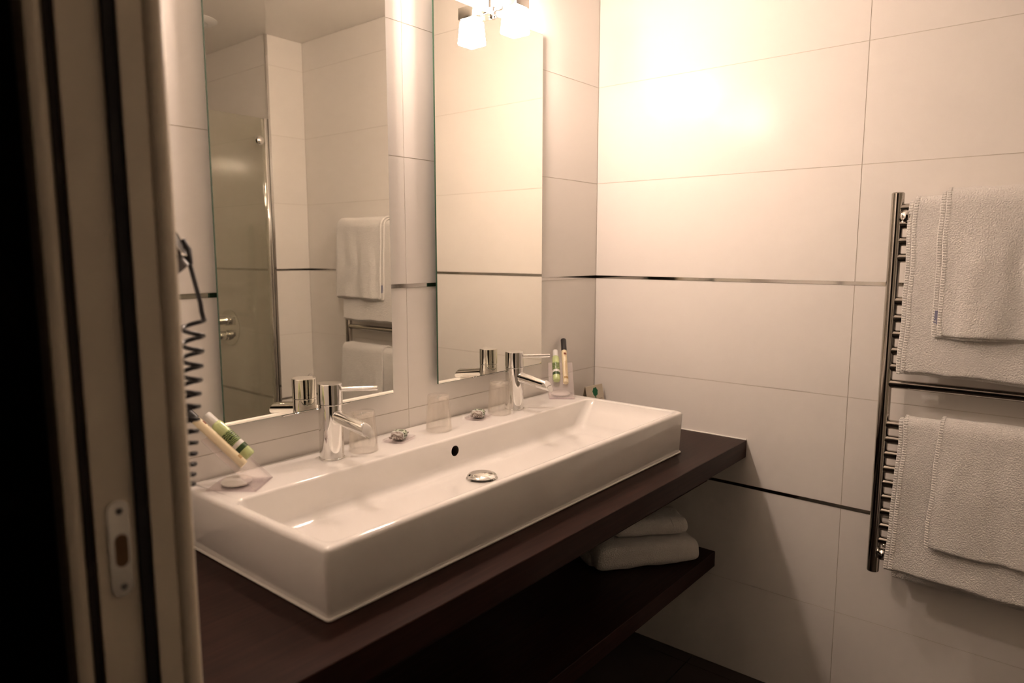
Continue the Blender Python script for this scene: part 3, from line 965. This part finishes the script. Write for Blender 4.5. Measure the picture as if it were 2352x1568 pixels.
# ------------------------------------------------------------------ acrylic stands with toiletries
def make_stand(A, B, order, which):
    A, B = Vector((*A, ZT + 0.0004)), Vector((*B, ZT + 0.0004))
    e = (B - A).normalized()
    ang = math.atan2(e.y, e.x)
    w = (B - A).length
    th = math.radians(44)
    t = empty('toiletry_stand', A, ang)
    tag(t, 'clear tilted acrylic stand %s holding two small tubes' % which, 'stand', 'acrylic toiletry stands')
    Lp, Lb, tk = 0.133, 0.092, 0.0026
    obj('base_plate', box_me(0, w, 0.002, Lb, 0, tk, 0.0006, 1), 'acrylic', t)
    obj('sloping_plate', box_me(0, w, 0, Lp, 0, tk, 0.0006, 1), 'acrylic', t, (0, 0, 0.0002), (th, 0, 0))
    obj('front_lip', tube_me([(0.0005, 0.0012, 0.0014), (w - 0.0005, 0.0012, 0.0014)], 0.0016, 10), 'acrylic', t)
    for hx in (0.012, w - 0.012):
        pass
    nv = Vector((0, -math.sin(th), math.cos(th)))
    vv = Vector((0, math.cos(th), math.sin(th)))
    Rm = Matrix.Rotation(ang, 4, 'Z')
    def place(o, u, tpos, r):
        o.matrix_world = Matrix.Translation(A) @ Rm @ Matrix.Translation(Vector((u, 0, 0.0002)) + vv * tpos + nv * (tk + r + 0.0003)) @ Matrix.Rotation(th - PI / 2, 4, 'X')
    ug, uc = order
    # the mesh z axis of each tube runs up the plate
    g = empty('shampoo_bottle')
    tag(g, 'green bottle with white cap on the stand ' + which, 'bottle', 'green toiletry bottles')
    place(g, ug, 0.056, 0.0112)
    obj('bottle', lathe_me([(0, 0), (0.0090, 0.0003), (0.0108, 0.003), (0.0112, 0.008), (0.0112, 0.082), (0.0100, 0.087), (0.0082, 0.089), (0, 0.089)], 32), 'liquid', g)
    obj('cap', lathe_me([(0.0084, 0.0885), (0.0084, 0.110), (0.0076, 0.112), (0, 0.1122)], 28), 'white', g)
    obj('leaf_label', lathe_me([(0.01135, 0.036), (0.01135, 0.062)], 32), 'leafprint', g)
    obj('label_band', lathe_me([(0.01140, 0.0275), (0.01140, 0.0355)], 32), 'white', g)
    obj('label_patch', lathe_me([(0.01140, 0.0175), (0.01140, 0.0270)], 32), 'darkgreen', g)
    c = empty('lotion_tube')
    tag(c, 'slim cream tube with black cap on the stand ' + which, 'tube', 'cream toiletry tubes')
    place(c, uc, 0.050, 0.0082)
    obj('tube', lathe_me([(0, 0), (0.0075, 0.0003), (0.0082, 0.002), (0.0082, 0.119), (0, 0.1195)], 28), 'cream', c)
    obj('cap', lathe_me([(0.0085, 0.1195), (0.0085, 0.1625), (0.0079, 0.164), (0, 0.1642)], 28), 'black', c)
    # print: crest patch near the cap, a long line of lettering and a base band
    def patch(r, a0, a1, z0, z1, mat, name):
        bm = bmesh.new()
        n = 6
        p = [bm.verts.new((r * math.cos(a0 + (a1 - a0) * i / n), r * math.sin(a0 + (a1 - a0) * i / n), z0)) for i in range(n + 1)]
        q = [bm.verts.new((r * math.cos(a0 + (a1 - a0) * i / n), r * math.sin(a0 + (a1 - a0) * i / n), z1)) for i in range(n + 1)]
        for i in range(n):
            bm.faces.new((p[i], p[i + 1], q[i + 1], q[i]))
        obj(name, me_from_bm(bm, name, 60), mat, c)
    f = -PI / 2 + 0.25
    patch(0.00832, f - 0.5, f + 0.5, 0.100, 0.108, 'redink', 'crest_print')
    patch(0.00832, f - 0.35, f + 0.35, 0.094, 0.096, 'goldink', 'line_print')
    patch(0.00832, f - 0.28, f + 0.02, 0.028, 0.075, 'goldtext', 'lettering')
    patch(0.00832, f + 0.22, f + 0.34, 0.022, 0.080, 'goldink', 'side_line')
    patch(0.00832, f - 0.9, f + 0.9, 0.012, 0.020, 'goldink', 'base_band')
    # flat round sachet lying on the base plate
    s = empty('cotton_sachet')
    tag(s, 'flat white round sachet under the stand ' + which, 'sachet', 'round sachets under the stands')
    s.matrix_world = Matrix.Translation(A) @ Rm @ Matrix.Translation((w / 2, 0.052, tk + 0.0004))
    bm = bmesh.new()
    n = 36
    rings = []
    for r_, z_ in ((0.006, 0.0105), (0.016, 0.0100), (0.024, 0.0072), (0.0275, 0.0035), (0.026, 0.0006), (0.012, 0.0)):
        rings.append([bm.verts.new(((r_ * (1.05 if k % 2 else 1.0)) * math.cos(2 * PI * k / n), r_ * math.sin(2 * PI * k / n), z_ + (0.0006 if k % 2 and z_ > 0.002 else 0))) for k in range(n)])
    for a, b in zip(rings, rings[1:]):
        for k in range(n):
            bm.faces.new((a[k], a[(k + 1) % n], b[(k + 1) % n], b[k]))
    bm.faces.new(rings[0])
    bm.faces.new(rings[-1])
    obj('sachet_body', me_from_bm(bm, 'sachet', 60), 'sachet', s)
    return t
make_stand((-1.323, -0.139), (-1.261, -0.092), (0.056, 0.022), 'near the door frame')
make_stand((-0.347, -0.069), (-0.300, -0.126), (0.023, 0.050), 'beside the right tap')

# ------------------------------------------------------------------ tent card with a tree emblem
card = empty('tent_card', (-0.064, -0.060, ZB + 0.0003), math.radians(-4))
tag(card, 'small folded paper card with green tree emblem in the counter corner', 'card')
cwid, ch = 0.045, 0.113
tilt = math.radians(11)
fr = obj('front_panel', box_me(-cwid, cwid, -0.0004, 0.0004, 0, ch), 'paper', card, (0, 0, 0), (-tilt, 0, 0))
obj('back_panel', box_me(-cwid, cwid, -0.0004, 0.0004, 0, ch), 'paper', card, (-0.004, 2 * ch * math.sin(tilt) + 0.0008, 0), (tilt, 0, 0))
def tree_me():
    bm = bmesh.new()
    def poly(pts):
        bm.faces.new([bm.verts.new((x, -0.0006, z)) for x, z in pts])
    n = 26
    poly([((0.0138 + 0.0016 * math.sin(7 * a)) * math.cos(a) + 0.002, 0.092 + (0.0142 + 0.0014 * math.sin(6 * a + 1)) * math.sin(a)) for a in [2 * PI * i / n for i in range(n)]])
    poly([(-0.0012, 0.080), (0.0040, 0.080), (0.0034, 0.066), (0.0052, 0.0565), (-0.0022, 0.0565), (-0.0004, 0.066)])
    poly([(-0.0022, 0.0565), (0.0052, 0.0565), (0.0105, 0.0525), (0.0015, 0.0545), (-0.0080, 0.0525)])
    return me_from_bm(bm, 'tree')
obj('tree_emblem', tree_me(), 'greenink', fr)
for k, (x0, x1, z) in enumerate(((-0.036, 0.036, 0.0660), (-0.032, 0.034, 0.0605), (-0.010, 0.024, 0.0500), (-0.030, 0.030, 0.0440))):
    bm = bmesh.new()
    x = x0
    while x < x1:
        wd = random.uniform(0.0025, 0.006)
        bm.faces.new([bm.verts.new((a, -0.00055, b)) for a, b in ((x, z), (min(x1, x + wd), z), (min(x1, x + wd), z + 0.0016), (x, z + 0.0016))])
        x += wd + 0.0012
    obj('print_line', me_from_bm(bm, 'line'), 'redink', fr)

# ------------------------------------------------------------------ wall hair dryer with coiled cord
hd = empty('hair_dryer', (XW, -0.34, 1.215))
tag(hd, 'black wall hair dryer with coiled cord peeking past the door frame', 'hair dryer')
HL = Vector(hd.location)
# wall plate with swivel holder
obj('wall_plate', lathe_me([(0, 0.012), (0.030, 0.012), (0.036, 0.008), (0.037, 0), (0, 0)], 36), 'greyp', hd, (0.0005, 0.01, 0.03), (0, PI / 2, 0))
def rayxy(px, py, X):
    """point on the vertical plane x = X along the line of sight used when measuring the photograph"""
    d = fwd + rgt * ((px - 1176) / F_PX) + upv * (-(py - 784) / F_PX)
    return CAM + d * ((X - CAM.x) / d.x)
hc = rayxy(404, 556, -1.548) - HL
hax = Vector((0.72, -0.60, 0.42)).normalized()
obj('barrel', tube_me([hc - hax * 0.075, hc - hax * 0.02, hc + hax * 0.001], [0.026, 0.022, 0.0185], 28), 'black', hd)
qa = hax.to_track_quat('Z', 'Y').to_euler()
obj('barrel_ring', lathe_me([(0.0178, -0.003), (0.0200, -0.003), (0.0206, 0.000), (0.0200, 0.003), (0.0178, 0.003)], 36, 60, close=True), 'chrome', hd, hc, qa)
obj('outlet_grille', lathe_me([(0, 0.0035), (0.012, 0.0030), (0.0176, 0.0014)], 28), 'black', hd, hc, qa)
obj('grip', tube_me([hc - hax * 0.035, hc + Vector((-0.004, 0.002, -0.022)), hc + Vector((0.006, -0.002, -0.034))], [0.016, 0.013, 0.010], 20), 'greyp', hd)
XC = -1.530
cp = [rayxy(426, 577, XC), rayxy(436, 606, XC), rayxy(448, 650, XC), rayxy(460, 695, XC), rayxy(463, 716, XC)]
top, bot = rayxy(445, 733, XC), rayxy(424, 1122, XC - 0.004)
path = list(cp)
turns, amp = 13.5, 0.0128
n = int(turns * 26)
hx = Vector((rgt.x, rgt.y, 0)).normalized()
hy = Vector((-hx.y, hx.x, 0))
for i in range(n + 1):
    f = i / n
    a = 2 * PI * turns * f
    cpt = top.lerp(bot, f * (1.0 + 0.22 * (1 - f)))
    am = amp * (1.0 - 0.10 * f)
    path.append(cpt + hx * (am * math.cos(a)) + hy * (am * math.sin(a)))
end = path[-1]
path += [end + Vector((-0.010, 0.008, -0.012)), end + Vector((-0.04, 0.02, -0.022)), Vector((XW + 0.022, end.y + 0.04, end.z - 0.02)), Vector((XW + 0.004, end.y + 0.045, end.z - 0.02))]
obj('coiled_cord', tube_me([p - HL for p in path], 0.0030, 8), 'black', hd)
obj('cord_socket', lathe_me([(0, 0.012), (0.012, 0.012), (0.014, 0.009), (0.014, 0), (0, 0)], 24), 'greyp', hd, Vector((XW + 0.0004, end.y + 0.045, end.z - 0.02)) - HL, (0, PI / 2, 0))
obj('cord_grommet', tube_me([cp[0] - HL + Vector((-0.006, 0.004, 0.012)), cp[0] - HL, cp[1] - HL], [0.009, 0.0082, 0.0042], 16), 'black', hd)

# ------------------------------------------------------------------ shower (seen in the left mirror)
gs = empty('shower_screen', (XS - 0.45, YE - 0.012, ZF))
tag(gs, 'clear glass shower screen with chrome edge profile, seen in the mirror', 'shower screen')
gx1 = 0.45 - 0.020
obj('glass_panel', box_me(-0.40, gx1, -0.004, 0.004, 0.02, 1.794 - ZF, 0.0008, 1), 'shower_glass', gs)
obj('wall_profile', box_me(gx1 - 0.002, 0.4445, -0.013, 0.013, 0.003, 1.794 - ZF, 0.002), 'chrome', gs)
obj('bottom_rail', box_me(-0.40, gx1, -0.009, 0.009, 0.003, 0.022, 0.002), 'chrome', gs)
kn = obj('knob', lathe_me([(0, 0.020), (0.012, 0.019), (0.017, 0.015), (0.017, 0.012), (0.010, 0.010), (0.010, 0.004), (0.020, 0.004), (0.020, 0.0042), (0.0205, 0.0)], 32), 'chrome', gs, (0.45 - 0.046, 0.0042, 1.696 - ZF), (-PI / 2, 0, 0))
mx = empty('shower_mixer', (XS, -2.068, 0.836))
tag(mx, 'chrome two-knob shower mixer on a round plate, seen in the mirror', 'shower mixer')
def lat_x(name, prof, z, y=0.0):
    return obj(name, lathe_me(prof, 36), 'chrome', mx, (0, y, z), (0, -PI / 2, 0))
lat_x('plate', [(0, 0.010), (0.080, 0.010), (0.090, 0.006), (0.090, 0.0004), (0, 0.0004)], 0.0)
lat_x('flow_knob', [(0.026, 0.010), (0.026, 0.030), (0.023, 0.034), (0.023, 0.070), (0.020, 0.074), (0, 0.074)], 0.036)
lat_x('temperature_knob', [(0.026, 0.010), (0.026, 0.030), (0.022, 0.034), (0.022, 0.062), (0.016, 0.070), (0, 0.072)], -0.038)
obj('flow_lever', box_me(-0.082, -0.060, -0.006, 0.006, 0.030, 0.062, 0.002), 'chrome', mx)

# paper holder on the narrow end wall
ph = empty('paper_holder', (-0.045, YE, 0.52))
tag(ph, 'small bent chrome paper holder on the narrow wall beside the shower', 'paper holder')
obj('rosette', lathe_me([(0, 0.008), (0.014, 0.008), (0.018, 0.005), (0.018, 0.0003), (0, 0.0003)], 28), 'chrome', ph, (0.025, 0, 0), (-PI / 2, 0, 0))
obj('rod', tube_me([(0.025, 0.006, 0), (0.025, 0.035, 0), (0.022, 0.043, 0), (0.014, 0.046, 0), (-0.075, 0.046, 0), (-0.081, 0.046, 0.003), (-0.083, 0.046, 0.010)], 0.0045, 14), 'chrome', ph)

# ceiling vent
vt = empty('ceiling_vent', (-0.470, -1.705, ZCEIL))
tag(vt, 'round white ceiling vent with slats, seen in the mirror', 'vent')
obj('rim', lathe_me([(0.046, -0.010), (0.050, -0.014), (0.070, -0.012), (0.088, -0.0015), (0.088, -0.0003), (0.046, -0.0003)], 48, 50), 'white', vt)
obj('grille_back', lathe_me([(0, -0.003), (0.047, -0.003), (0.047, -0.0004), (0, -0.0004)], 36), 'greyp', vt)
for k in range(-4, 5):
    half = math.sqrt(max(0.0, 0.047 ** 2 - (k * 0.010) ** 2))
    obj('slat', box_me(-half, half, -0.0022, 0.0022, -0.012, -0.0035), 'white', vt, (0, k * 0.010, 0))
